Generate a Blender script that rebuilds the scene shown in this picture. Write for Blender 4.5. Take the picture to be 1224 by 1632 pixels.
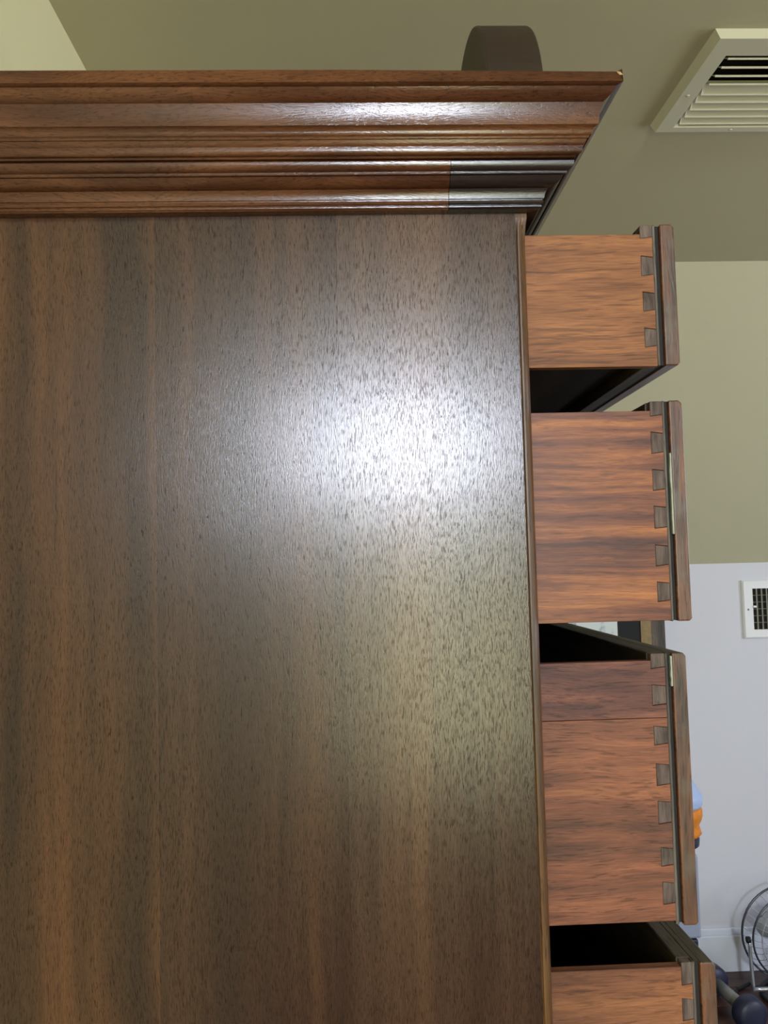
import bpy, bmesh, math, random
from mathutils import Vector, Matrix
random.seed(7)
for o in list(bpy.data.objects): bpy.data.objects.remove(o, do_unlink=True)
S = bpy.context.scene
COL = S.collection
ZC = 1.5                      # camera height above the floor; heights below are given from it

# ------------------------------------------------------------------ camera
YAW, PITCH, ROLL, FPX = 0.03872556, 0.06274274, 0.02501149, 1375.688
def cam_axes():
    cy, sy, cp, sp = math.cos(YAW), math.sin(YAW), math.cos(PITCH), math.sin(PITCH)
    cr, sr = math.cos(ROLL), math.sin(ROLL)
    fwd = Vector((sy*cp, cy*cp, sp)); right = Vector((cy, -sy, 0)); down = fwd.cross(right)
    return cr*right + sr*down, -sr*right + cr*down, fwd
r_, d_, f_ = cam_axes()
cd = bpy.data.cameras.new('camera'); cam = bpy.data.objects.new('camera', cd); COL.objects.link(cam)
m = Matrix.Identity(4)
for i in range(3):
    m[i][0] = r_[i]; m[i][1] = -d_[i]; m[i][2] = -f_[i]
m[2][3] = ZC
cam.matrix_world = m
cd.sensor_fit = 'VERTICAL'; cd.sensor_height = 36; cd.sensor_width = 27
cd.lens = FPX*36/1632; cd.clip_start = .02; cd.clip_end = 100
S.camera = cam

# ------------------------------------------------------------------ world, lights, exposure
w = bpy.data.worlds.new('sky'); S.world = w; w.use_nodes = True
wn = w.node_tree; wn.nodes.clear()
sky = wn.nodes.new('ShaderNodeTexSky'); sky.sky_type = 'NISHITA'; sky.sun_disc = False
sky.sun_elevation = math.radians(50)
bg = wn.nodes.new('ShaderNodeBackground'); bg.inputs[1].default_value = .15
wo = wn.nodes.new('ShaderNodeOutputWorld')
wn.links.new(sky.outputs[0], bg.inputs[0]); wn.links.new(bg.outputs[0], wo.inputs[0])

BACK, RIGHT, LEFT, FAR = -2.2, 3.2, -.43, 3.195
def area(name, loc, rot, sx, sy, power, color):
    l = bpy.data.lights.new(name, 'AREA'); l.shape = 'RECTANGLE'; l.size = sx; l.size_y = sy
    l.energy = power; l.color = color
    o = bpy.data.objects.new(name, l); COL.objects.link(o); o.location = loc; o.rotation_euler = rot
    return o
# daylight coming in through the two windows in the wall behind the camera
# (sky in the upper part, sunlit lawn and trees in the lower part)
area('sky_light_tall_window', (.24, BACK-.03, ZC+.50), (math.radians(78), 0, 0), .36, .30, 48, (.80, .86, 1.0))
area('garden_light_tall_window', (.42, BACK-.03, ZC-.30), (math.radians(100), 0, 0), .32, 1.05, 15, (.97, 1.0, .62))
area('sky_light_small_window', (-.16, BACK-.03, ZC+.42), (math.radians(84), 0, 0), .28, .40, 3.5, (.80, .86, 1.0))
# bluish and yellow-green fill lights added at the unseen right-hand wall, lightening the room
area('added_cool_side_light', (RIGHT+.03, 1.2, ZC+.0), (0, math.radians(78), 0), 1.2, 1.2, 34, (.66, .75, 1.0))
area('added_green_side_light', (RIGHT+.03, -.6, ZC-.35), (0, math.radians(112), 0), .7, 1.0, 20, (.98, 1.0, .62))
vs = S.view_settings
vs.view_transform = 'Standard'; vs.look = 'None'; vs.gamma = 1; vs.use_curve_mapping = False
vs.exposure = 0.36

# ------------------------------------------------------------------ helpers
def lin(c):
    c = c/255
    return c/12.92 if c <= .04045 else ((c+.055)/1.055)**2.4
def rgb(r, g, b): return (lin(r), lin(g), lin(b), 1)

def V(x, y, z): return Vector((x, y, z+ZC))

def link(name, bm, mats, parent=None, origin=None, smooth=False, bevel=0, seg=2):
    """one mesh object; vertices are given in world space, stored relative to the thing's origin"""
    if origin is None:
        origin = Vector(parent['_o']) if parent is not None and '_o' in parent else Vector((0, 0, 0))
    bmesh.ops.recalc_face_normals(bm, faces=bm.faces)
    bmesh.ops.translate(bm, verts=bm.verts, vec=-origin)
    me = bpy.data.meshes.new(name); bm.to_mesh(me); bm.free()
    for mm in (mats if isinstance(mats, (list, tuple)) else [mats]): me.materials.append(mm)
    o = bpy.data.objects.new(name, me); COL.objects.link(o)
    if parent is None: o.location = origin
    else:
        o.parent = parent
    o['_o'] = tuple(origin)
    if smooth:
        for p in me.polygons: p.use_smooth = True
    if bevel:
        b = o.modifiers.new('bevel', 'BEVEL'); b.width = bevel; b.segments = seg; b.limit_method = 'ANGLE'
        b.angle_limit = math.radians(40)
    return o

def thing(name, loc, label, cat, group=None):
    o = bpy.data.objects.new(name, None); COL.objects.link(o); o.location = loc; o['_o'] = tuple(loc)
    o['label'] = label; o['category'] = cat
    if group: o['group'] = group
    return o
def tag(o, label, cat, group=None):
    o['label'] = label; o['category'] = cat
    if group: o['group'] = group
    return o
def struct(o): o['kind'] = 'structure'; return o

def box(bm, x0, x1, y0, y1, z0, z1, mi=0):
    """z relative to the camera height"""
    vs_ = [bm.verts.new(V(x, y, z)) for z in (z0, z1) for y in (y0, y1) for x in (x0, x1)]
    for q in ((0, 1, 3, 2), (4, 6, 7, 5), (0, 4, 5, 1), (2, 3, 7, 6), (0, 2, 6, 4), (1, 5, 7, 3)):
        f = bm.faces.new([vs_[i] for i in q]); f.material_index = mi
    return vs_
def boxm(*a):
    bm = bmesh.new(); box(bm, *a); return bm
def loft(bm, rings, closed=True, caps=True, mi=0):
    """rings: lists of world points"""
    R = [[bm.verts.new(p) for p in r] for r in rings]
    n = len(R[0])
    for a, b in zip(R, R[1:]):
        for i in range(n if closed else n-1):
            j = (i+1) % n
            f = bm.faces.new((a[i], a[j], b[j], b[i])); f.material_index = mi
    if caps and closed:
        bm.faces.new(R[0][::-1]).material_index = mi; bm.faces.new(R[-1]).material_index = mi
    return R
def prism(bm, poly, axis, a, b, mi=0):
    """extrude a polygon of (u,v) along an axis"""
    def P(u, v, t):
        return {'X': V(t, u, v), 'Y': V(u, t, v), 'Z': V(u, v, t)}[axis]
    return loft(bm, [[P(u, v, a) for u, v in poly], [P(u, v, b) for u, v in poly]], mi=mi)
def tube(bm, pts, r, n=10, closed=False, mi=0):
    pts = [Vector(p) for p in pts]; N = len(pts); rings = []
    up = Vector((0.13, .21, .97))
    for i, p in enumerate(pts):
        if closed: t = (pts[(i+1) % N]-pts[i-1])
        else: t = (pts[min(i+1, N-1)]-pts[max(i-1, 0)])
        t.normalize()
        a = t.cross(up)
        if a.length < .1: a = t.cross(Vector((1, 0, 0)))
        a.normalize(); b = t.cross(a)
        rr = r[i] if isinstance(r, (list, tuple)) else r
        rings.append([p+rr*(math.cos(2*math.pi*k/n)*a+math.sin(2*math.pi*k/n)*b) for k in range(n)])
    if closed:
        R = [[bm.verts.new(q) for q in rg] for rg in rings]
        for i in range(N):
            A, B = R[i], R[(i+1) % N]
            for k in range(n):
                bm.faces.new((A[k], A[(k+1) % n], B[(k+1) % n], B[k])).material_index = mi
    else: loft(bm, rings, mi=mi)
def lathe(bm, c, axis, prof, n=32, mi=0):
    """prof: (radius, height along axis); c world point"""
    c = Vector(c); axis = Vector(axis).normalized()
    a = axis.cross(Vector((0, 0, 1)))
    if a.length < .1: a = Vector((1, 0, 0))
    a.normalize(); b = axis.cross(a)
    rings = [[c+axis*h+r*(math.cos(2*math.pi*k/n)*a+math.sin(2*math.pi*k/n)*b) for k in range(n)] for r, h in prof]
    loft(bm, rings, mi=mi)

# ------------------------------------------------------------------ materials
def base(name):
    mt = bpy.data.materials.new(name); mt.use_nodes = True
    nt = mt.node_tree; return mt, nt, nt.nodes['Principled BSDF']
def setp(b, **k):
    for a, v in k.items():
        a = a.replace('_', ' ')
        if a in b.inputs: b.inputs[a].default_value = v
def plain(name, col, rough=.5, metal=0, noise=.0, nscale=20, bump=0, bscale=200, spec=.5, trans=0, alpha=1, coat=0):
    mt, nt, b = base(name); N, L = nt.nodes, nt.links
    setp(b, Base_Color=col, Roughness=rough, Metallic=metal, Specular_IOR_Level=spec, Transmission_Weight=trans, Coat_Weight=coat)
    tc = N.new('ShaderNodeTexCoord')
    n = N.new('ShaderNodeTexNoise'); n.inputs['Scale'].default_value = nscale; n.inputs['Detail'].default_value = 4
    L.new(tc.outputs['Object'], n.inputs['Vector'])
    mx = N.new('ShaderNodeMix'); mx.data_type = 'RGBA'
    mx.inputs[6].default_value = tuple(c*(1-noise) for c in col[:3])+(1,); mx.inputs[7].default_value = tuple(min(1, c*(1+noise)) for c in col[:3])+(1,)
    L.new(n.outputs['Fac'], mx.inputs[0]); L.new(mx.outputs[2], b.inputs['Base Color'])
    if bump:
        n2 = N.new('ShaderNodeTexNoise'); n2.inputs['Scale'].default_value = bscale; n2.inputs['Detail'].default_value = 3
        L.new(tc.outputs['Object'], n2.inputs['Vector'])
        bp = N.new('ShaderNodeBump'); bp.inputs['Strength'].default_value = bump; bp.inputs['Distance'].default_value = .002
        L.new(n2.outputs['Fac'], bp.inputs['Height']); L.new(bp.outputs[0], b.inputs['Normal'])
    return mt

def wood(name, dark, mid, light, axis='Z', band=14, fibre=420, pore=.5, pore_scale=520, stretch=.06,
         rough=.36, bump=.25, seed=0.0, warp=.012, coat=0, spec=.5, contrast=(.34, .52, .68), pore_stretch=.09, pore_lo=.56, pore_spec=0, lean=0.0, aniso=0, dirt=0, blotch=0):
    mt, nt, b = base(name); N, L = nt.nodes, nt.links
    tc = N.new('ShaderNodeTexCoord')
    off = N.new('ShaderNodeMapping'); off.inputs['Location'].default_value = (seed*1.7, seed*.9, seed*2.3)
    if lean: off.inputs['Rotation'].default_value = (0, lean, 0)
    L.new(tc.outputs['Object'], off.inputs['Vector'])
    # gentle waviness of the grain
    wnz = N.new('ShaderNodeTexNoise'); wnz.inputs['Scale'].default_value = 5; wnz.inputs['Detail'].default_value = 2
    L.new(off.outputs[0], wnz.inputs['Vector'])
    sub = N.new('ShaderNodeVectorMath'); sub.operation = 'SUBTRACT'; sub.inputs[1].default_value = (.5, .5, .5)
    L.new(wnz.outputs['Color'], sub.inputs[0])
    sc = N.new('ShaderNodeVectorMath'); sc.operation = 'SCALE'; sc.inputs['Scale'].default_value = warp*2
    L.new(sub.outputs[0], sc.inputs[0])
    add = N.new('ShaderNodeVectorMath'); add.operation = 'ADD'
    L.new(off.outputs[0], add.inputs[0]); L.new(sc.outputs[0], add.inputs[1])
    def stretched(scale, st, detail=3, roughn=.55):
        mp = N.new('ShaderNodeMapping')
        s = [scale]*3; s['XYZ'.index(axis)] = scale*st
        mp.inputs['Scale'].default_value = s
        L.new(add.outputs[0], mp.inputs['Vector'])
        n = N.new('ShaderNodeTexNoise'); n.inputs['Scale'].default_value = 1
        n.inputs['Detail'].default_value = detail; n.inputs['Roughness'].default_value = roughn
        L.new(mp.outputs[0], n.inputs['Vector']); return n
    nb = stretched(band, stretch)
    rp = N.new('ShaderNodeValToRGB'); e = rp.color_ramp.elements
    e[0].position = contrast[0]; e[0].color = dark; e[1].position = contrast[2]; e[1].color = light
    k = e.new(contrast[1]); k.color = mid
    L.new(nb.outputs['Fac'], rp.inputs[0])
    nf = stretched(fibre, .05, 2)
    mr = N.new('ShaderNodeMapRange'); mr.inputs[1].default_value = .3; mr.inputs[2].default_value = .7
    mr.inputs[3].default_value = .78; mr.inputs[4].default_value = 1.22
    L.new(nf.outputs['Fac'], mr.inputs[0])
    npz = stretched(pore_scale, pore_stretch, 2, .6)
    mp2 = N.new('ShaderNodeMapRange'); mp2.inputs[1].default_value = pore_lo; mp2.inputs[2].default_value = pore_lo+.09
    mp2.inputs[3].default_value = 1; mp2.inputs[4].default_value = 1-pore
    L.new(npz.outputs['Fac'], mp2.inputs[0])
    mul = N.new('ShaderNodeMath'); mul.operation = 'MULTIPLY'
    L.new(mr.outputs[0], mul.inputs[0]); L.new(mp2.outputs[0], mul.inputs[1])
    last = mul
    if blotch:
        nz = N.new('ShaderNodeTexNoise'); nz.inputs['Scale'].default_value = 9; nz.inputs['Detail'].default_value = 3
        L.new(off.outputs[0], nz.inputs['Vector'])
        m4 = N.new('ShaderNodeMapRange'); m4.inputs[1].default_value = .35; m4.inputs[2].default_value = .65
        m4.inputs[3].default_value = 1-blotch; m4.inputs[4].default_value = 1+blotch
        L.new(nz.outputs['Fac'], m4.inputs[0])
        mm = N.new('ShaderNodeMath'); mm.operation = 'MULTIPLY'
        L.new(last.outputs[0], mm.inputs[0]); L.new(m4.outputs[0], mm.inputs[1]); last = mm
    cm = N.new('ShaderNodeVectorMath'); cm.operation = 'SCALE'
    L.new(rp.outputs[0], cm.inputs[0]); L.new(last.outputs[0], cm.inputs['Scale'])
    col = cm.outputs[0]
    if dirt:
        nd = N.new('ShaderNodeTexNoise'); nd.inputs['Scale'].default_value = 60; nd.inputs['Detail'].default_value = 5
        L.new(off.outputs[0], nd.inputs['Vector'])
        m5 = N.new('ShaderNodeMapRange'); m5.inputs[1].default_value = .48; m5.inputs[2].default_value = .68
        m5.inputs[3].default_value = 0; m5.inputs[4].default_value = dirt
        L.new(nd.outputs['Fac'], m5.inputs[0])
        mx = N.new('ShaderNodeMix'); mx.data_type = 'RGBA'; mx.inputs[7].default_value = rgb(92, 84, 74)
        L.new(m5.outputs[0], mx.inputs[0]); L.new(col, mx.inputs[6]); col = mx.outputs[2]
    L.new(col, b.inputs['Base Color'])
    setp(b, Roughness=rough, Coat_Weight=coat, Coat_Roughness=.2, Specular_IOR_Level=spec, Anisotropic=aniso)
    if pore_spec:
        m6 = N.new('ShaderNodeMapRange'); m6.inputs[1].default_value = pore_lo; m6.inputs[2].default_value = pore_lo+.09
        m6.inputs[3].default_value = spec; m6.inputs[4].default_value = spec*(1-pore_spec)
        L.new(npz.outputs['Fac'], m6.inputs[0]); L.new(m6.outputs[0], b.inputs['Specular IOR Level'])
    if bump:
        bp = N.new('ShaderNodeBump'); bp.inputs['Strength'].default_value = bump; bp.inputs['Distance'].default_value = .0005
        L.new(last.outputs[0], bp.inputs['Height']); L.new(bp.outputs[0], b.inputs['Normal'])
    return mt

M = {}
# side panel: three veneer boards with their own tone
PK = dict(axis='Z', rough=.24, bump=.11, pore=.45, spec=.56, pore_lo=.545, pore_spec=.6, pore_scale=1900, fibre=2000, pore_stretch=.085)
M['board_a'] = wood('mahogany_board_banded', rgb(46, 29, 20), rgb(70, 44, 27), rgb(94, 59, 34), band=24, stretch=.035, seed=5.7, **PK)
M['board_b'] = wood('mahogany_board_dark', rgb(38, 25, 19), rgb(54, 34, 24), rgb(70, 45, 29), band=24, stretch=.035, seed=5.7, **PK)
M['board_c'] = wood('mahogany_board_light', rgb(52, 34, 25), rgb(66, 45, 32), rgb(82, 57, 39), band=30, stretch=.03, seed=5.2, lean=-.03, **PK)
M['post'] = wood('mahogany_post', rgb(62, 42, 22), rgb(86, 58, 30), rgb(108, 76, 40), axis='Z', band=30, seed=1.2, rough=.42, spec=.4, bump=.15)
CK = dict(axis='X', rough=.20, bump=.14, pore=.4, spec=.36, band=26, stretch=.12, pore_scale=900, fibre=1200, pore_stretch=.18)
M['cornice'] = wood('polished_cornice_mahogany', rgb(50, 29, 19), rgb(74, 44, 27), rgb(98, 62, 38), seed=2.0, warp=.03, **CK)
M['cornice_y'] = wood('polished_cornice_mahogany_front', rgb(50, 28, 20), rgb(76, 44, 30), rgb(92, 56, 36), **{**CK, 'axis': 'Y', 'seed': 4})
M['patch'] = wood('ebonised_moulding', rgb(28, 21, 20), rgb(38, 29, 27), rgb(50, 38, 34), **{**CK, 'seed': 6, 'rough': .27, 'spec': .6})
M['patch_y'] = wood('ebonised_moulding_front', rgb(30, 20, 18), rgb(40, 27, 24), rgb(52, 36, 30), **{**CK, 'axis': 'Y', 'seed': 7, 'rough': .4, 'spec': .2})
M['raw'] = plain('chipped_raw_wood', rgb(226, 190, 150), .7, noise=.1)
DK = dict(axis='X', rough=.55, spec=.3, bump=.2, stretch=.08, fibre=1100)
M['side1'] = wood('drawer_side_orange', rgb(108, 68, 42), rgb(136, 88, 54), rgb(154, 102, 62), band=60, pore=.4, pore_scale=420, pore_stretch=.05, seed=.7, **DK)
M['side2'] = wood('drawer_side_ribbon', rgb(76, 50, 44), rgb(114, 70, 52), rgb(160, 102, 62), band=85, pore=.22, pore_scale=500, seed=1.9, contrast=(.36, .50, .68), **{**DK, 'stretch': .03, 'rough': .45})
M['side3a'] = wood('drawer_side_purplish', rgb(80, 52, 48), rgb(106, 67, 57), rgb(132, 86, 70), band=60, pore=.4, seed=2.4, **DK)
M['side3b'] = wood('drawer_side_reddish', rgb(88, 58, 46), rgb(120, 75, 56), rgb(144, 92, 65), band=60, pore=.4, seed=3.3, blotch=.18, **DK)
M['side4'] = wood('drawer_side_brown', rgb(82, 52, 40), rgb(110, 70, 50), rgb(132, 86, 58), band=60, pore=.35, seed=4.3, blotch=.15, **DK)
M['pin'] = wood('end_grain_grey_brown', rgb(72, 60, 56), rgb(92, 78, 73), rgb(106, 91, 84), axis='Z', band=120, fibre=900, stretch=.3, pore=.35, rough=.7, spec=.25, seed=2, dirt=.3)
M['strip'] = wood('drawer_front_core', rgb(66, 60, 57), rgb(88, 81, 76), rgb(108, 101, 94), axis='Z', band=90, pore=.4, rough=.6, spec=.3, seed=4, dirt=.3)
M['facing'] = wood('drawer_facing_worn', rgb(66, 52, 44), rgb(96, 66, 50), rgb(116, 76, 52), axis='Z', band=150, pore=.4, rough=.42, spec=.5, seed=5, dirt=.65, stretch=.09)
M['facing_y'] = wood('drawer_front_face', rgb(70, 40, 26), rgb(106, 62, 38), rgb(134, 82, 48), axis='Y', band=20, rough=.3, seed=6)
M['groove'] = plain('dark_groove', rgb(30, 26, 23), .8, noise=.3, nscale=60)  # near-black colour of the recessed groove
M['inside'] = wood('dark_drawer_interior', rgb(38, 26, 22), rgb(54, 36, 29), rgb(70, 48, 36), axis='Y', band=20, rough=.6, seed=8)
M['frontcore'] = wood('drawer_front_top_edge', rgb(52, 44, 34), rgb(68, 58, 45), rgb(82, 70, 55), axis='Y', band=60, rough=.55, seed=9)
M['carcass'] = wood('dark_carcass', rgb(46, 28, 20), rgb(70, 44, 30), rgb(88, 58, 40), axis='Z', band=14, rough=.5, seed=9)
M['sliver'] = plain('pale_splinter', rgb(146, 152, 138), .6, noise=.25, nscale=400)
M['block'] = plain('dark_brown_lacquer', rgb(46, 35, 27), .5, noise=.15, nscale=12, spec=.4)
M['block_face'] = plain('dark_brown_face', rgb(60, 52, 42), .55, noise=.12, nscale=14, spec=.35)
M['ceiling'] = plain('cream_ceiling_paint', rgb(190, 182, 148), .85, noise=.02, nscale=8, bump=.12, bscale=160, spec=.2)
M['slope'] = plain('cream_slope_paint', rgb(194, 188, 156), .85, noise=.02, nscale=8, bump=.12, bscale=160, spec=.2)
M['wall'] = plain('white_wall_paint', rgb(216, 215, 220), .85, noise=.015, nscale=6, bump=.10, bscale=160, spec=.2)
M['wall_l'] = plain('pale_cream_wall_paint', rgb(226, 217, 172), .85, noise=.02, nscale=6, bump=.10, bscale=160, spec=.2)
M['wall_b'] = plain('back_wall_toned_down', rgb(112, 104, 84), .85, noise=.02, nscale=6, bump=.10, bscale=160, spec=.2)  # unseen back wall, coloured dark to weaken its reflection in the side panel
M['trim'] = plain('white_gloss_trim', rgb(232, 237, 252), .4, noise=.01)
M['register'] = plain('cream_register_enamel', rgb(206, 201, 172), .45, noise=.03, nscale=40)
M['duct'] = plain('dark_duct', rgb(40, 34, 28), .8, noise=.3)
M['grille'] = plain('white_grille_enamel', rgb(232, 232, 230), .45, noise=.02)
M['grille_in'] = plain('olive_grille_vane', rgb(126, 126, 108), .6, noise=.1)
M['screw'] = plain('screw_metal', rgb(150, 146, 132), .35, .8, noise=.1)
M['floor'] = wood('red_brown_floorboards', rgb(58, 34, 26), rgb(84, 50, 38), rgb(104, 64, 48), axis='X', band=14, rough=.4, seed=3)
M['floorgap'] = plain('floor_gap', rgb(28, 18, 14), .8)
M['frame_d'] = wood('dark_picture_frame', rgb(52, 42, 36), rgb(76, 64, 54), rgb(104, 90, 74), axis='Z', band=60, rough=.5, seed=2)
M['frame_g'] = plain('tarnished_gilt', rgb(150, 128, 92), .45, .3, noise=.35, nscale=60)
M['mat_b'] = plain('black_mat_board', rgb(24, 24, 26), .8, noise=.1)
M['chrome'] = plain('chrome', rgb(222, 225, 232), .2, .8, noise=.03)
M['wire'] = plain('dark_chrome_wire', rgb(96, 98, 106), .3, .9, noise=.1)
M['motor'] = plain('fan_motor_grey', rgb(62, 66, 72), .4, .3, noise=.1)
M['blade'] = plain('fan_blade_aluminium', rgb(190, 196, 204), .35, .35, noise=.05)
M['rubber'] = plain('black_rubber', rgb(26, 25, 30), .6, noise=.1)
M['navy'] = plain('dark_navy_plastic', rgb(38, 40, 62), .45, noise=.1)
M['steel'] = plain('grey_steel', rgb(150, 148, 140), .45, .3, noise=.1)
M['greyplastic'] = plain('grey_blue_plastic', rgb(150, 158, 180), .5, noise=.05)
M['bluecap'] = plain('pale_blue_plastic', rgb(176, 194, 232), .3, noise=.05)
M['orange'] = plain('orange_pieces', rgb(226, 132, 28), .5, noise=.35, nscale=70, bump=.5, bscale=60)
M['sash'] = plain('white_sash_paint', rgb(220, 220, 218), .4, noise=.01)
def print_mat():
    mt, nt, b = base('faded_print'); N, L = nt.nodes, nt.links
    tc = N.new('ShaderNodeTexCoord'); n = N.new('ShaderNodeTexNoise'); n.inputs['Scale'].default_value = 22; n.inputs['Detail'].default_value = 3
    L.new(tc.outputs['Object'], n.inputs['Vector'])
    rp = N.new('ShaderNodeValToRGB'); e = rp.color_ramp.elements
    e[0].position = .30; e[0].color = rgb(120, 92, 70); e[1].position = .46; e[1].color = rgb(216, 222, 220)
    k = e.new(.37); k.color = rgb(160, 176, 184)
    L.new(n.outputs['Fac'], rp.inputs[0]); L.new(rp.outputs[0], b.inputs['Base Color']); setp(b, Roughness=.4)
    return mt
M['print'] = print_mat()

# ------------------------------------------------------------------ room shell
KZ = -.0211; CZ = .85; CY = 2.392          # knee wall top, ceiling height, where the ceiling meets the slope
FZ = -ZC                                   # floor
def hole_wall(name, axis, t0, t1, u0, u1, z0, z1, holes, mat):
    """wall slab between t0..t1 along axis, spanning u and z, with rectangular holes (u0,u1,z0,z1)"""
    us = sorted({u0, u1, *[h[0] for h in holes], *[h[1] for h in holes]})
    zs = sorted({z0, z1, *[h[2] for h in holes], *[h[3] for h in holes]})
    bm = bmesh.new()
    for a, b in zip(us, us[1:]):
        for c, d in zip(zs, zs[1:]):
            mu, mz = (a+b)/2, (c+d)/2
            if any(h[0] < mu < h[1] and h[2] < mz < h[3] for h in holes): continue
            if axis == 'Y': box(bm, a, b, t0, t1, c, d)
            else: box(bm, t0, t1, a, b, c, d)
    return struct(link(name, bm, mat))
T = .1
TALL = (.03, .69, -1.2, .72); SMALL = (-.33, -.01, .15, .72)
hole_wall('wall_back', 'Y', BACK-T, BACK, LEFT-T, RIGHT+T, FZ, CZ+.1, [TALL, SMALL], M['wall_b'])
SIDE1 = (.55, 1.85, -.65, .66); SIDE2 = (-1.1, -.1, -.75, .1)  # side openings added out of view for the fill lights
hole_wall('wall_right', 'X', RIGHT, RIGHT+T, BACK, FAR, FZ, CZ+.1, [SIDE1, SIDE2], M['wall'])
struct(link('wall_left', boxm(LEFT-T, LEFT, BACK, FAR, FZ, CZ), M['wall_l']))
struct(link('wall_far', boxm(LEFT-T, RIGHT+T, FAR, FAR+T, FZ, KZ), M['wall']))
bm = bmesh.new(); prism(bm, [(CY, CZ), (FAR, KZ), (FAR+T, KZ), (FAR+T, CZ+T), (CY, CZ+T)], 'X', LEFT-T, RIGHT+T)
struct(link('ceiling_slope', bm, M['slope']))
# flat ceiling with the opening of the register
RX0, RX1, RY0, RY1 = .604, 1.02, 1.316, 1.6223
bm = bmesh.new()
ox0, ox1, oy0, oy1 = RX0+.04, RX1-.04, RY0+.052, RY1-.0225
for a in ((LEFT-T, ox0, BACK, CY), (ox1, RIGHT+T, BACK, CY), (ox0, ox1, BACK, oy0), (ox0, ox1, oy1, CY)):
    box(bm, *a, CZ, CZ+T)
struct(link('ceiling', bm, M['ceiling']))
# floor with single boards
fl = struct(link('floor', boxm(LEFT-T, RIGHT+T, BACK-T, FAR+T, FZ-.1, FZ-.012), M['floorgap']))
me_board = None
nb = 44; wd = (FAR-BACK)/nb
for i in range(nb):
    y0 = BACK+i*wd
    if me_board is None:
        bm = boxm(LEFT, RIGHT, y0+.0012, y0+wd-.0012, FZ-.012, FZ)
        o = link('floorboard', bm, M['floor'], parent=fl, bevel=.001, seg=1); me_board = o.data
    else:
        o2 = o.copy(); COL.objects.link(o2); o2.location = (0, i*wd, 0)
for nme, a in (('baseboard_far', (LEFT, RIGHT, FAR-.014, FAR)), ('baseboard_back', (LEFT, RIGHT, BACK, BACK+.014)),
               ('baseboard_left', (LEFT, LEFT+.014, BACK+.014, FAR-.014)), ('baseboard_right', (RIGHT-.014, RIGHT, BACK+.014, FAR-.014))):
    x0, x1, y0, y1 = a
    bm = boxm(x0, x1, y0, y1, FZ, FZ+.128)
    o = struct(link(nme, bm, M['trim'], bevel=.003))
    cap = boxm(x0+(.004 if nme == 'baseboard_right' else 0), x1-(.004 if nme == 'baseboard_left' else 0),
               y0+(.004 if nme == 'baseboard_far' else 0), y1-(.004 if nme == 'baseboard_back' else 0), FZ+.128, FZ+.153)
    link('baseboard_cap', cap, M['trim'], parent=o, bevel=.003)
# windows
def window(name, axis, t, h, nx, nz):
    u0, u1, z0, z1 = h; f = .035
    bm = bmesh.new()
    def bb(a, b, c, d, t0, t1):
        if axis == 'Y': box(bm, a, b, t0, t1, c, d)
        else: box(bm, t0, t1, a, b, c, d)
    s = 1 if axis == 'Y' else -1
    t0, t1 = sorted((t, t+.012*s))
    bb(u0-.06, u0, z0-.06, z1+.05, t0, t1); bb(u1, u1+.06, z0-.06, z1+.05, t0, t1)
    bb(u0, u1, z1, z1+.05, t0, t1); bb(u0, u1, z0-.06, z0, t0, t1)
    o = struct(link(name, bm, M['sash'], bevel=.002))
    bm = bmesh.new(); t0, t1 = sorted((t-.005*s, t-.025*s))
    bb(u0, u0+f, z0, z1, t0, t1); bb(u1-f, u1, z0, z1, t0, t1); bb(u0+f, u1-f, z0, z0+f, t0, t1); bb(u0+f, u1-f, z1-f, z1, t0, t1)
    link('window_sash', bm, M['sash'], parent=o, bevel=.002)
    for i in range(1, nx):
        bm = bmesh.new(); u = u0+(u1-u0)*i/nx; bb(u-.008, u+.008, z0+f, z1-f, t0, t1); link('muntin', bm, M['sash'], parent=o)
    for i in range(1, nz):
        bm = bmesh.new(); z = z0+(z1-z0)*i/nz; bb(u0+f, u1-f, z-.008, z+.008, t0, t1); link('muntin', bm, M['sash'], parent=o)
window('window_1', 'Y', BACK, TALL, 1, 1)
window('window_2', 'Y', BACK, SMALL, 1, 1)
window('added_side_window_a', 'X', RIGHT, SIDE1, 2, 2)  # made-up window framing the added bluish fill light
window('added_side_window_b', 'X', RIGHT, SIDE2, 1, 2)  # made-up window framing the added yellow-green fill light

# ------------------------------------------------------------------ the chest of drawers
PY = .66; XF = .144; XB = -.36; W = 1.0; PY2 = PY+W
ch = thing('chest_of_drawers', (0, 1.16, 0), 'tall dark mahogany chest with moulded cornice and four drawers pulled open', 'chest of drawers')
Oc = Vector((0, 1.16, 0))
PTOP = .274
for x0, x1, mk in ((XB, -.1473, 'board_a'), (-.1473, -.0062, 'board_b'), (-.0062, .1346, 'board_c')):
    b_ = link('side_board', boxm(x0, x1, PY, PY+.02, FZ+.06, .30), M[mk], ch)
    b_['label'] = {'board_a': 'brown side board with darker vertical bands', 'board_b': 'darkest reddish brown middle side board',
                   'board_c': 'lighter glossy side board next to the front corner'}[mk]
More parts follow.
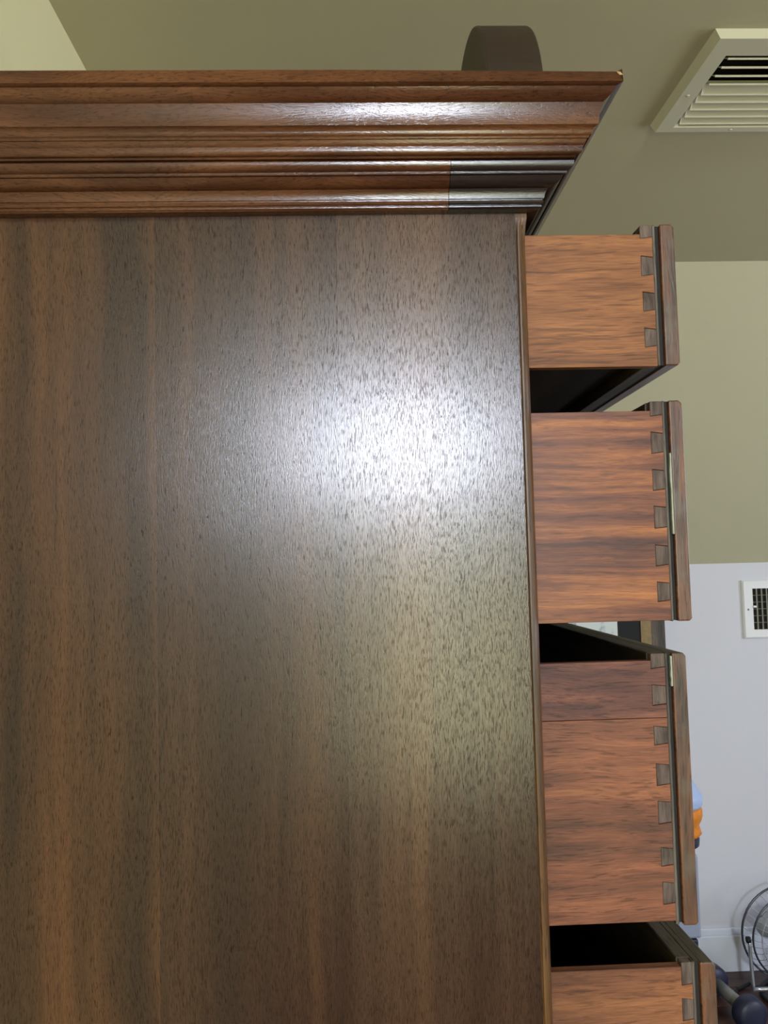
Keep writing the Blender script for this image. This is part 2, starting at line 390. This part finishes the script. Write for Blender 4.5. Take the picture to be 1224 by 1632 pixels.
# rounded front corner post with a stop at the top
def post_ring(z, k):
    prof = [(.1346, PY), (.1350, PY+.0016), (.1356, PY+.0013), (.1362, PY+.0004), (.1375, PY+.0003), (.1392, PY+.0014), (.1410, PY+.0034), (.1426, PY+.0062), (.1438, PY+.0095), (XF, PY+.0125)]
    sq = [(.1346, PY), (.1352, PY), (.1358, PY), (.1366, PY), (.138, PY), (.140, PY), (.142, PY), (.1436, PY), (XF, PY+.0004), (XF, PY+.0125)]
    pts = [(a[0]*(1-k)+b[0]*k, a[1]*(1-k)+b[1]*k) for a, b in zip(prof, sq)]
    pts += [(XF, PY+.02), (.1346, PY+.02)]
    return [V(x, y, z) for x, y in pts]
bm = bmesh.new()
loft(bm, [post_ring(FZ+.06, 0), post_ring(.2535, 0), post_ring(.2600, .12), post_ring(.266, .45), post_ring(.2715, 1), post_ring(.30, 1)])
o = link('corner_post', bm, M['post'], ch); o['label'] = 'rounded golden brown corner edge'
link('side_board', boxm(XB, XF, PY2-.02, PY2, FZ+.06, .30), M['carcass'], ch)
link('back_panel', boxm(XB, XB+.01, PY+.02, PY2-.02, FZ+.06, .33), M['carcass'], ch)
link('top_board', boxm(XB, XF+.045, PY-.035, PY2+.035, .34, .3560), M['cornice_y'], ch)
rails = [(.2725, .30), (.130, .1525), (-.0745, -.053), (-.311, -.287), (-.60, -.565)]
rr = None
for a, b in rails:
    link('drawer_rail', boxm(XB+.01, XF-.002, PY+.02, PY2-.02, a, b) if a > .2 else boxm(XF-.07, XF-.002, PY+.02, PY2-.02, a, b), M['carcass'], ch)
link('lower_front', boxm(XF-.02, XF-.002, PY+.02, PY2-.02, FZ+.06, -.60), M['facing_y'], ch)
link('plinth', boxm(XB-.01, XF+.012, PY-.012, PY2+.012, FZ, FZ+.10), M['cornice'], ch, bevel=.004)

# cornice: profile (projection, height) swept round left side, front and right side with mitres
def arc(p0, p1, bulge, n=5):
    (a, b), (c, d) = p0, p1; out = []
    for i in range(1, n):
        t = i/n; s = 4*t*(1-t)*bulge
        nx, nz = (d-b), -(c-a); out.append((a+(c-a)*t+nx*s, b+(d-b)*t+nz*s))
    return out
U = [(0, .3567), (.0606, .3567), (.0611, .3475)]
U += [(.0598, .3468), (.0568, .3464)] + arc((.0568, .3464), (.0490, .3385), -.10, 5) + [(.0490, .3385)]
U += arc((.0490, .3385), (.0462, .3232), .03, 6) + [(.0462, .3232)] + arc((.0462, .3232), (.0425, .3184), .18, 5) + [(.0425, .3184), (.0417, .3176)]
U += [(.0412, .3177), (.0406, .3172), (.0404, .3165), (.0400, .3158), (.0390, .3157)] + arc((.0385, .3155), (.0366, .3118), -.14, 4) + [(.0366, .3118)]
U += [(.0364, .3095), (.0360, .3077), (.0352, .3066), (.0340, .3062), (.0325, .3062), (.0315, .3050), (0, .3050)]
Lw = [(0, .3048), (.0290, .3048), (.0303, .3042), (.0311, .3030), (.0309, .3010), (.0300, .2990), (.0286, .2976), (.0268, .2972)]
Lw += [(.0264, .2970), (.0263, .2955), (.0258, .2950), (.0240, .2949)] + arc((.0236, .2947), (.0142, .2890), -.16, 5) + [(.0142, .2890)]
Lw += arc((.0142, .2890), (.0118, .2822), .08, 5) + [(.0116, .2822), (.0106, .2819), (.0105, .2812), (.0111, .2806), (.0112, .2795), (.0106, .2786), (.0094, .2783), (.0094, .2778), (.0099, .2772), (.0098, .2763), (.0086, .2757), (.0080, .2751), (0, .2751)]
def sweep(bm, prof, stations, mi=0, caps=True):
    """stations: (x, y, dx, dy): base point and direction the projection moves in"""
    rings = [[V(x+dx*p, y+dy*p, z) for p, z in prof] for x, y, dx, dy in stations]
    return loft(bm, rings, mi=mi, caps=caps)
S_back = (XB, PY, 0, -1); S_c = (XF, PY, 1, -1); S_f2 = (XF, PY2, 1, 1); S_b2 = (XB, PY2, 0, 1)
def at_x(x): return (x, PY, 0, -1)
CHX = .0815     # joint between the brown moulding and the ebonised replacement
def shade_auto(o):
    for p in o.data.polygons: p.use_smooth = True
    md = o.modifiers.new('edges', 'EDGE_SPLIT'); md.split_angle = math.radians(38)
bm = bmesh.new()
R = sweep(bm, U, [S_back, at_x(0), S_c])
# small chip knocked out of the top corner
v = R[2][1]; v.co += Vector((-.0030, .0030, -.0002))
o = link('cornice_moulding', bm, M['cornice'], ch); shade_auto(o)
o['label'] = 'glossy reddish brown crown moulding along the side'
bm = bmesh.new(); c0 = (XF+.0606, PY-.0606)
a = [V(c0[0]-.0032, c0[1]+.0030, .3568), V(c0[0]-.0002, c0[1]+.0034, .3568), V(c0[0]+.0004, c0[1]-.0004, .3522), V(c0[0]-.0014, c0[1]-.0002, .3545)]
b = [p+Vector((-.0002, .0025, -.0018)) for p in a]
loft(bm, [a, b]); o = link('chipped_corner', bm, M['raw'], ch); o['label'] = 'pale chip in the top corner of the cornice'
bm = bmesh.new(); sweep(bm, U, [S_c, (XF, 1.1, 1, 0), S_f2]); o = link('cornice_moulding', bm, M['cornice_y'], ch); shade_auto(o)
bm = bmesh.new(); sweep(bm, U, [S_f2, S_b2]); o = link('cornice_moulding', bm, M['cornice'], ch); shade_auto(o)
bm = bmesh.new(); sweep(bm, Lw, [S_back, at_x(CHX-.0004)]); o = link('frieze_moulding', bm, M['cornice'], ch); shade_auto(o)
o['label'] = 'reddish brown lower moulding'
bm = bmesh.new(); sweep(bm, Lw, [at_x(CHX), S_c]); o = link('frieze_moulding', bm, M['patch'], ch); shade_auto(o)
o['label'] = 'replaced near-black end piece of the lower moulding'
bm = bmesh.new(); sweep(bm, Lw, [S_c, S_f2]); o = link('frieze_moulding', bm, M['patch_y'], ch); shade_auto(o)
bm = bmesh.new(); sweep(bm, Lw, [S_f2, S_b2]); o = link('frieze_moulding', bm, M['cornice'], ch); shade_auto(o)

# ---- drawers
DY = .68; DT = .0088; DY2 = PY2-.02
def side_outline(x0, x_end, zb, zt, pins, xp):
    """outline (x,z) of the drawer side, notched round the dovetail pins: pins = (xl, z_top, z_bot, flare)"""
    pts = [(x0, zb), (x_end[0], zb)]
    for xl, zt_, zb_, fl in reversed(pins):
        xr = x_end[0]+(x_end[1]-x_end[0])*((zb_-zb)/(zt-zb))
        if zt_ >= zt:
            pts += [(xr, zb_+fl), (xl, zb_), (xl, zt)]
        else:
            pts += [(xr, zb_+fl), (xl, zb_), (xl, zt_), (xr, zt_-fl)]
    if pins[0][1] < zt: pts.append((x_end[1], zt))
    pts.append((x0, zt))
    return pts
def drawer(n, mat, side_lab, zt, zb, ft, fb, xe, x2, x3, xo, pins, x0, split=None, sliver=None, label=None):
    """zt/zb: side top and bottom, ft/fb: front top and bottom, xe: end of side, x2: end of core, x3..xo: facing"""
    xl = min(p[0] for p in pins)
    bm = bmesh.new()
    xi = xl+.0
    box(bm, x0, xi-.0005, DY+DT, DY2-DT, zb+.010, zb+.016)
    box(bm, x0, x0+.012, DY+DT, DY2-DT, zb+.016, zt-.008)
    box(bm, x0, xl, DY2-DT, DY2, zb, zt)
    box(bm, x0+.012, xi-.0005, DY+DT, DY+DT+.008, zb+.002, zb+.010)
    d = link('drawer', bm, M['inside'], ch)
    d['label'] = label
    # near side, notched
    out = side_outline(x0, (xe, xe), zb, zt, pins, None)
    def mk(poly, mt, lab=None):
        bm = bmesh.new(); prism(bm, poly, 'Y', DY, DY+DT)
        o = link('drawer_side', bm, mt, d, bevel=.0003, seg=1)
        if lab: o['label'] = lab
    if split is None: mk(out, mat, side_lab)
    else:
        zs, mat2, lab2 = split
        up = [p for p in out if p[1] >= zs and p[0] > x0]; lo = [p for p in out if p[1] < zs and p[0] > x0]
        mk([(x0, zs+.0002), (xe, zs+.0002)]+up+[(x0, zt)], mat, side_lab)
        mk([(x0, zb)]+lo+[(xe, zs-.0002), (x0, zs-.0002)], mat2, lab2)
    # dovetail pins
    for pl, pt, pb, fl in pins:
        bm = bmesh.new(); g = .0003
        top = min(pt, ft)
        f2 = 0 if pt >= zt else fl
        prism(bm, [(pl+g, pb+g), (xe, pb+fl+g), (xe, top-f2-g), (pl+g, top-g)], 'Y', DY+.0005, DY+DT)
        link('dovetail_pin', bm, M['pin'], d, bevel=.0004, seg=1)
    # front board core
    bm = bmesh.new()
    box(bm, xl, x2, DY+DT, DY2, fb, ft); box(bm, xe, x2, DY+.0004, DY+DT, fb, ft)
    o = link('front_board', bm, [M['frontcore'], M['strip']], d, bevel=.0008, seg=1)
    for p in o.data.polygons:
        if p.normal.y < -.9: p.material_index = 1
    bm = boxm(x2, x3+.0002, DY+.0035, DY2-.003, fb+.001, ft-.0001); o = link('front_groove', bm, [M['groove'], M['frontcore']], d)
    for p in o.data.polygons:
        if p.normal.z > .9: p.material_index = 1
    r = .0028
    poly = [(x3, fb), (xo-r*.6, fb), (xo, fb+r*.8), (xo-.0003, ft-r), (xo-r, ft), (x3, ft)]
    bm = bmesh.new(); prism(bm, poly, 'Y', DY-.0012, DY2+.001)
    o = link('front_facing', bm, [M['facing'], M['facing_y'], M['frontcore']], d, bevel=.0012, seg=3)
    for p in o.data.polygons:
        if abs(p.normal.y) < .5: p.material_index = 2 if p.normal.z > .6 else 1
    if sliver:
        bm = bmesh.new(); (za, zb_) = sliver
        rng = random.Random(n); ring = []
        k = 9
        left = [(x3-.0013+rng.uniform(-.0003, .0003), za+(zb_-za)*i/k) for i in range(k+1)]
        right = [(x3+.0001, za+(zb_-za)*i/k) for i in range(k+1)]
        prism(bm, left+right[::-1], 'Y', DY-.0008, DY+.003)
        o = link('splinter', bm, M['sliver'], d); o['label'] = 'pale torn splinter along the facing joint'
    for y in (DY+.17, DY2-.17):
        bm = bmesh.new(); lathe(bm, V(xo-.001, y, (ft+fb)/2), (1, 0, 0), [(.008, 0), (.007, .006), (.012, .012), (.014, .018), (.011, .023), (.004, .025)], 20)
        link('knob', bm, M['facing_y'], d, smooth=True)
F = .0012
drawer(1, M['side1'], 'orange-brown drawer side', .2650, .1560, .2728, .1562, .2508, .2535, .2570, .2690,
       [(.2407, .28, .2615, F), (.2407, .2473, .2302, F), (.2410, .2174, .2010, F), (.2411, .1876, .1713, F)], -.20,
       label='shallow topmost drawer with orange-brown side, pulled open')
drawer(2, M['side2'], 'reddish side with golden ribbon grain', .1195, -.0483, .1276, -.0492, .2524, .2548, .2578, .2690,
       [(.2427, .14, .1151, F), (.2424, .1026, .0847, F), (.2424, .0723, .0549, F), (.2423, .0428, .0245, F), (.2420, .0118, -.0054, F), (.2422, -.0176, -.0338, F)], -.20,
       sliver=(.085, .02), label='second drawer with ribbon-grained reddish side, pulled open')
drawer(3, M['side3a'], 'purplish brown upper side board', -.0797, -.2803, -.0740, -.2838, .2455, .2482, .2510, .2627,
       [(.2342, -.05, -.0862, F), (.2343, -.0985, -.1150, F), (.2343, -.1307, -.1459, F), (.2349, -.1598, -.1772, F), (.2350, -.1885, -.2066, F), (.2358, -.2242, -.2390, F), (.2359, -.2504, -.2680, F)], -.20,
       split=(-.1245, M['side3b'], 'orange-red lower side board'), sliver=(-.0765, -.100), label='third drawer with side of two boards, pulled open')
drawer(4, M['side4'], 'orange-brown drawer side', -.3150, -.5600, -.3118, -.5620, .2560, .2585, .2622, .2745,
       [(.2476, -.30, -.3295, F), (.2472, -.3385, -.3560, F), (.2470, -.375, -.393, F), (.2470, -.412, -.430, F), (.2470, -.449, -.467, F), (.2470, -.486, -.504, F), (.2470, -.523, -.541, F)], -.20,
       label='lowest visible drawer, opened furthest')

# ------------------------------------------------------------------ half-round block standing on the chest
bm = bmesh.new(); cy, r = .76, .115; n = 40
a = [(cy-r, .3567)]+[(cy-r*math.cos(math.pi*i/n), .3567+r*math.sin(math.pi*i/n)) for i in range(1, n)]+[(cy+r, .3567)]
prism(bm, a, 'X', .1140, .1590)
o = link('arched_block', bm, [M['block'], M['block_face']], origin=V(.1365, cy, .3567), bevel=.002, seg=2)
for p in o.data.polygons:
    if abs(p.normal.x) > .9: p.material_index = 1
tag(o, 'dark brown half-round wooden block standing on top of the mahogany chest', 'ornament')

# ------------------------------------------------------------------ ceiling register
t = thing('ceiling_vent', V((RX0+RX1)/2, (RY0+RY1)/2, CZ), 'cream louvred air register on the flat ceiling right of the chest', 'air vent')
bm = bmesh.new(); zb = CZ-.015; bv = .009
def rect(x0, x1, y0, y1, z): return [V(x0, y0, z), V(x1, y0, z), V(x1, y1, z), V(x0, y1, z)]
rings = [rect(RX0, RX1, RY0, RY1, CZ), rect(RX0+bv, RX1-bv, RY0+.003, RY1-.003, zb), rect(ox0-.002, ox1+.002, oy0-.002, oy1+.002, zb), rect(ox0, ox1, oy0, oy1, zb+.002), rect(ox0, ox1, oy0, oy1, CZ)]
loft(bm, rings, caps=False)
link('vent_frame', bm, M['register'], t)
bm = bmesh.new(); rings = [rect(ox0+.001, ox1-.001, oy0+.001, oy1-.001, CZ+.001), rect(ox0+.001, ox1-.001, oy0+.001, oy1-.001, CZ+.09)]
R = loft(bm, rings, caps=False); bm.faces.new(R[1]); link('duct_box', bm, M['duct'], t)
ns = 9; pitch = (oy1-oy0)/ns
first = {}
for i in range(ns):
    y = oy0+pitch*(i+.5)
    near = i < 4
    if near not in first:
        bm = bmesh.new(); th = .0012; L_ = .0125
        ang = math.radians(34) if near else math.radians(180-42)
        dy, dz = math.cos(ang)*L_, math.sin(ang)*L_; nyy, nz = -math.sin(ang)*th/2, math.cos(ang)*th/2
        y00 = y-dy*.5; z00 = zb+.001
        prism(bm, [(y00+nyy, z00+nz), (y00-nyy, z00-nz), (y00+dy*2-nyy, z00+dz*2-nz), (y00+dy*2+nyy, z00+dz*2+nz)], 'X', ox0+.006, ox1-.006)
        if near: tube(bm, [V(ox0+.006, y00, z00), V(ox1-.006, y00, z00)], .0019, 8)
        first[near] = (link('louvre', bm, M['register'], t), y)
    else:
        s_, ys = first[near]; o2 = s_.copy(); COL.objects.link(o2); o2.location = (0, y-ys, 0)
for sx, sy in ((RX0+.022, oy0+.12), (RX0+.155, oy1+.011)):
    bm = bmesh.new(); lathe(bm, V(sx, sy, zb), (0, 0, -1), [(.0035, 0), (.003, .001), (.0012, .0014)], 14); link('screw', bm, M['register'], t, smooth=True)

# ------------------------------------------------------------------ wall grille
GX0, GX1, GZ0, GZ1 = 1.4546, 1.81, -.3027, -.0863
t = thing('wall_vent', V((GX0+GX1)/2, FAR, GZ0), 'white return-air grille with vertical slats high on the far knee wall', 'air vent')
def xz(x0, x1, z0, z1, y): return [V(x0, y, z0), V(x1, y, z0), V(x1, y, z1), V(x0, y, z1)]
ix0, ix1, iz0, iz1 = 1.492, GX1-.0374, -.270, -.1177
bm = bmesh.new(); loft(bm, [xz(GX0, GX1, GZ0, GZ1, FAR), xz(GX0, GX1, GZ0, GZ1, FAR-.008), xz(GX0+.005, GX1-.005, GZ0+.005, GZ1-.005, FAR-.013),
                            xz(ix0, ix1, iz0, iz1, FAR-.013), xz(ix0, ix1, iz0, iz1, FAR-.001)], caps=False)
link('vent_frame', bm, M['grille'], t)
link('backing', boxm(ix0, ix1, FAR-.0015, FAR-.0002, iz0, iz1), M['duct'], t)
first = None; pitch = .0192; k = int((ix1-ix0)/pitch)
for i in range(k):
    x = ix0+.0155+pitch*i
    if x > ix1-.004: break
    if first is None:
        bm = bmesh.new(); loft(bm, [[V(x-.003, FAR-.0125, z), V(x+.002, FAR-.0125, z), V(x+.0075, FAR-.003, z), V(x+.0045, FAR-.003, z)] for z in (iz0, iz1)])
        first = link('slat', bm, M['grille_in'], t); fx = x
    else: o2 = first.copy(); COL.objects.link(o2); o2.location = (x-fx, 0, 0)
for i in range(1, 6):
    z = iz0+(iz1-iz0)*i/6
    link('rear_vane', boxm(ix0, ix1, FAR-.004, FAR-.002, z-.0015, z+.0015), M['grille_in'], t)
link('damper_lever', boxm(ix0-.001, ix0+.011, FAR-.019, FAR-.008, -.188, -.181), M['grille'], t, bevel=.001)
bm = bmesh.new(); lathe(bm, V(1.4735, FAR-.013, -.195), (0, -1, 0), [(.004, 0), (.0034, .0012), (.001, .0016)], 14); link('screw', bm, M['screw'], t, smooth=True)

# ------------------------------------------------------------------ framed picture
t = thing('framed_picture', V(.86, FAR, -.62), 'dark framed picture with black mat on the far wall behind the chest', 'picture')
X0, X1, Z0, Z1 = .56, 1.1488, -.64, -.10
def ring_frame(bm, o4, i4, y0, y1):
    a0, a1, b0, b1 = o4; c0_, c1_, d0, d1 = i4
    loft(bm, [xz(a0, a1, b0, b1, FAR-.001), xz(a0, a1, b0, b1, y0), xz(c0_, c1_, d0, d1, y1), xz(c0_, c1_, d0, d1, FAR-.001)], caps=False)
bm = bmesh.new(); ring_frame(bm, (X0, X1, Z0, Z1), (X0+.05, X1-.05, Z0+.05, Z1-.05), FAR-.030, FAR-.022); link('outer_frame', bm, M['frame_d'], t)
bm = bmesh.new(); ring_frame(bm, (X0+.05, X1-.05, Z0+.05, Z1-.05), (X0+.084, X1-.084, Z0+.084, Z1-.084), FAR-.026, FAR-.012); link('gilt_lip', bm, M['frame_g'], t)
bm = boxm(X0+.08, X1-.08, FAR-.008, FAR-.001, Z0+.08, Z1-.08); link('black_mat', bm, M['mat_b'], t)
link('print', boxm(.72, .978, FAR-.010, FAR-.008, Z0+.16, Z1-.11), M['print'], t)

# ------------------------------------------------------------------ floor fan
fc = V(1.4846, 3.0, -1.3038)
t = thing('floor_fan', V(1.4846, 3.0, FZ), 'small round chrome floor fan in a wire guard beside the white baseboard', 'fan')
def circ(c, r, y, n=48): return [c+Vector((r*math.cos(2*math.pi*i/n), y, r*math.sin(2*math.pi*i/n))) for i in range(n)]
bm = bmesh.new(); tube(bm, circ(fc, .147, -.02), .0035, 8, closed=True); link('guard_rim', bm, M['wire'], t, smooth=True)
bm = bmesh.new(); tube(bm, circ(fc, .160, .035), .004, 8, closed=True); link('rear_guard_rim', bm, M['wire'], t, smooth=True)
for r, y in ((.125, -.040), (.100, -.052), (.075, -.060), (.050, -.064)):
    bm = bmesh.new(); tube(bm, circ(fc, r, y), .0016, 6, closed=True); link('guard_ring', bm, M['chrome'], t, smooth=True)
first = None
for i in range(40):
    a = 2*math.pi*i/40
    if first is None:
        bm = bmesh.new(); prof = [(.025, -.066), (.06, -.062), (.10, -.050), (.13, -.036), (.147, -.020), (.158, .010), (.160, .035)]
        tube(bm, [fc+Vector((r, y, 0)) for r, y in prof], .0011, 5)
        first = link('guard_wire', bm, M['chrome'], t)
        # move its origin to the fan centre so that copies can turn about it
        off = fc-Vector(t['_o']); first.data.transform(Matrix.Translation(-off)); first.location = off
    else:
        o2 = first.copy(); COL.objects.link(o2); o2.rotation_euler = (0, a, 0)
bm = bmesh.new(); lathe(bm, fc+Vector((0, -.069, 0)), (0, 1, 0), [(.001, 0), (.024, .001), (.028, .006)], 24); link('guard_badge', bm, M['chrome'], t, smooth=True)
bm = bmesh.new(); lathe(bm, fc+Vector((0, -.02, 0)), (0, 1, 0), [(.01, 0), (.028, .004), (.032, .03), (.05, .04), (.055, .09), (.04, .11)], 24); link('motor', bm, M['motor'], t, smooth=True)
for i in range(3):
    a0 = 2*math.pi*i/3+.4; bm = bmesh.new(); rings = []
    for j in range(9):
        f = j/8; rad = .025+.105*f; wdt = .35+.45*math.sin(math.pi*min(1, f*.9+.1))
        ring = []
        for s_ in (-1, -.3, .3, 1):
            aa = a0+s_*wdt; ring.append(fc+Vector((rad*math.cos(aa), -.005+.018*s_, rad*math.sin(aa))))
        rings.append(ring+[p+Vector((0, .0015, 0)) for p in ring[::-1]])
    loft(bm, rings); link('blade', bm, M['blade'], t, smooth=True)
for sgn in (-1, 1):
    bm = bmesh.new(); lathe(bm, fc+Vector((sgn*.147, 0, -.006)), (sgn, 0, 0), [(.008, 0), (.011, .002), (.011, .014), (.006, .016)], 16); link('pivot_knob', bm, M['rubber'], t, smooth=True)
px = .152
br = []
for i in range(25):
    a = math.pi*i/24
    br.append(fc+Vector((-px*max(-1, min(1, 2.2*math.cos(a)))*(1-.05*math.sin(a)), 0, -.172*min(1, 1.15*math.sin(a)))))
bm = bmesh.new(); tube(bm, br, .0066, 10); link('bracket', bm, M['chrome'], t, smooth=True)
foot = [Vector((fc.x+.118*math.cos(2*math.pi*i/36), fc.y-.03+.13*math.sin(2*math.pi*i/36), .009)) for i in range(36)]
bm = bmesh.new(); tube(bm, foot, .008, 8, closed=True); link('base_ring', bm, M['rubber'], t, smooth=True)
bm = bmesh.new()
cable = [(1.36, 3.07, .012), (1.33, 3.06, .006), (1.30, 3.045, .005), (1.28, 3.01, .005), (1.275, 2.96, .005), (1.27, 2.88, .005)]
tube(bm, [Vector(p) for p in cable], .006, 8); link('power_cord', bm, M['rubber'], t, smooth=True)

# ------------------------------------------------------------------ dumbbell on the floor
t = thing('dumbbell', Vector((1.235, 2.90, 0)), 'dark navy dumbbell with a grey bar lying on the brown floor', 'dumbbell')
A = Vector((1.232, 2.80, .052)); B = Vector((1.205, 3.02, .052)); ax = (B-A).normalized()
bm = bmesh.new(); tube(bm, [A+ax*.03, B-ax*.03], .021, 16); link('bar', bm, M['steel'], t, smooth=True)
for c, s_ in ((A, 1), (B, -1)):
    bm = bmesh.new(); lathe(bm, c-ax*.03*s_, ax*s_, [(.020, -.004), (.042, 0), (.052, .010), (.052, .045), (.044, .056), (.018, .060)], 28); link('weight', bm, M['navy'], t, smooth=True)

# ------------------------------------------------------------------ plastic tower and jug behind the drawers
cx, cyy = 1.02, 2.95
t = thing('storage_tower', Vector((cx, cyy, 0)), 'slim grey-blue plastic tower with navy base behind the third drawer', 'storage unit')
link('body', boxm(cx-.12, cx+.091, cyy-.10, cyy+.13, -1.235, -.968), M['greyplastic'], t, bevel=.008)
link('base', boxm(cx-.12, cx+.080, cyy-.10, cyy+.13, FZ, -1.237), M['navy'], t, bevel=.006)
j = thing('plastic_jug', V(cx+.054, cyy, -.966), 'clear jug of orange pieces with pale blue shoulder on the grey tower', 'jug')
c = V(cx+.052, cyy, -.966)
bm = bmesh.new(); lathe(bm, c, (0, 0, 1), [(.070, 0), (.078, .006), (.080, .028), (.076, .034)], 32); link('foot_band', bm, M['navy'], j, smooth=True)
bm = bmesh.new(); lathe(bm, c, (0, 0, 1), [(.076, .034), (.088, .046), (.084, .060), (.080, .074), (.088, .088), (.093, .104), (.092, .124), (.088, .132)], 32); link('orange_contents', bm, M['orange'], j, smooth=True)
bm = bmesh.new(); lathe(bm, c, (0, 0, 1), [(.088, .132), (.094, .142), (.097, .165), (.092, .176), (.075, .203), (.060, .228), (.036, .252), (.022, .262), (.022, .280)], 32); link('shoulder', bm, M['bluecap'], j, smooth=True)
bm = bmesh.new(); lathe(bm, c, (0, 0, 1), [(.025, .281), (.026, .284), (.026, .300), (.022, .303)], 24); link('cap', bm, M['navy'], j, smooth=True)

for o in bpy.data.objects:
    if '_o' in o: del o['_o']
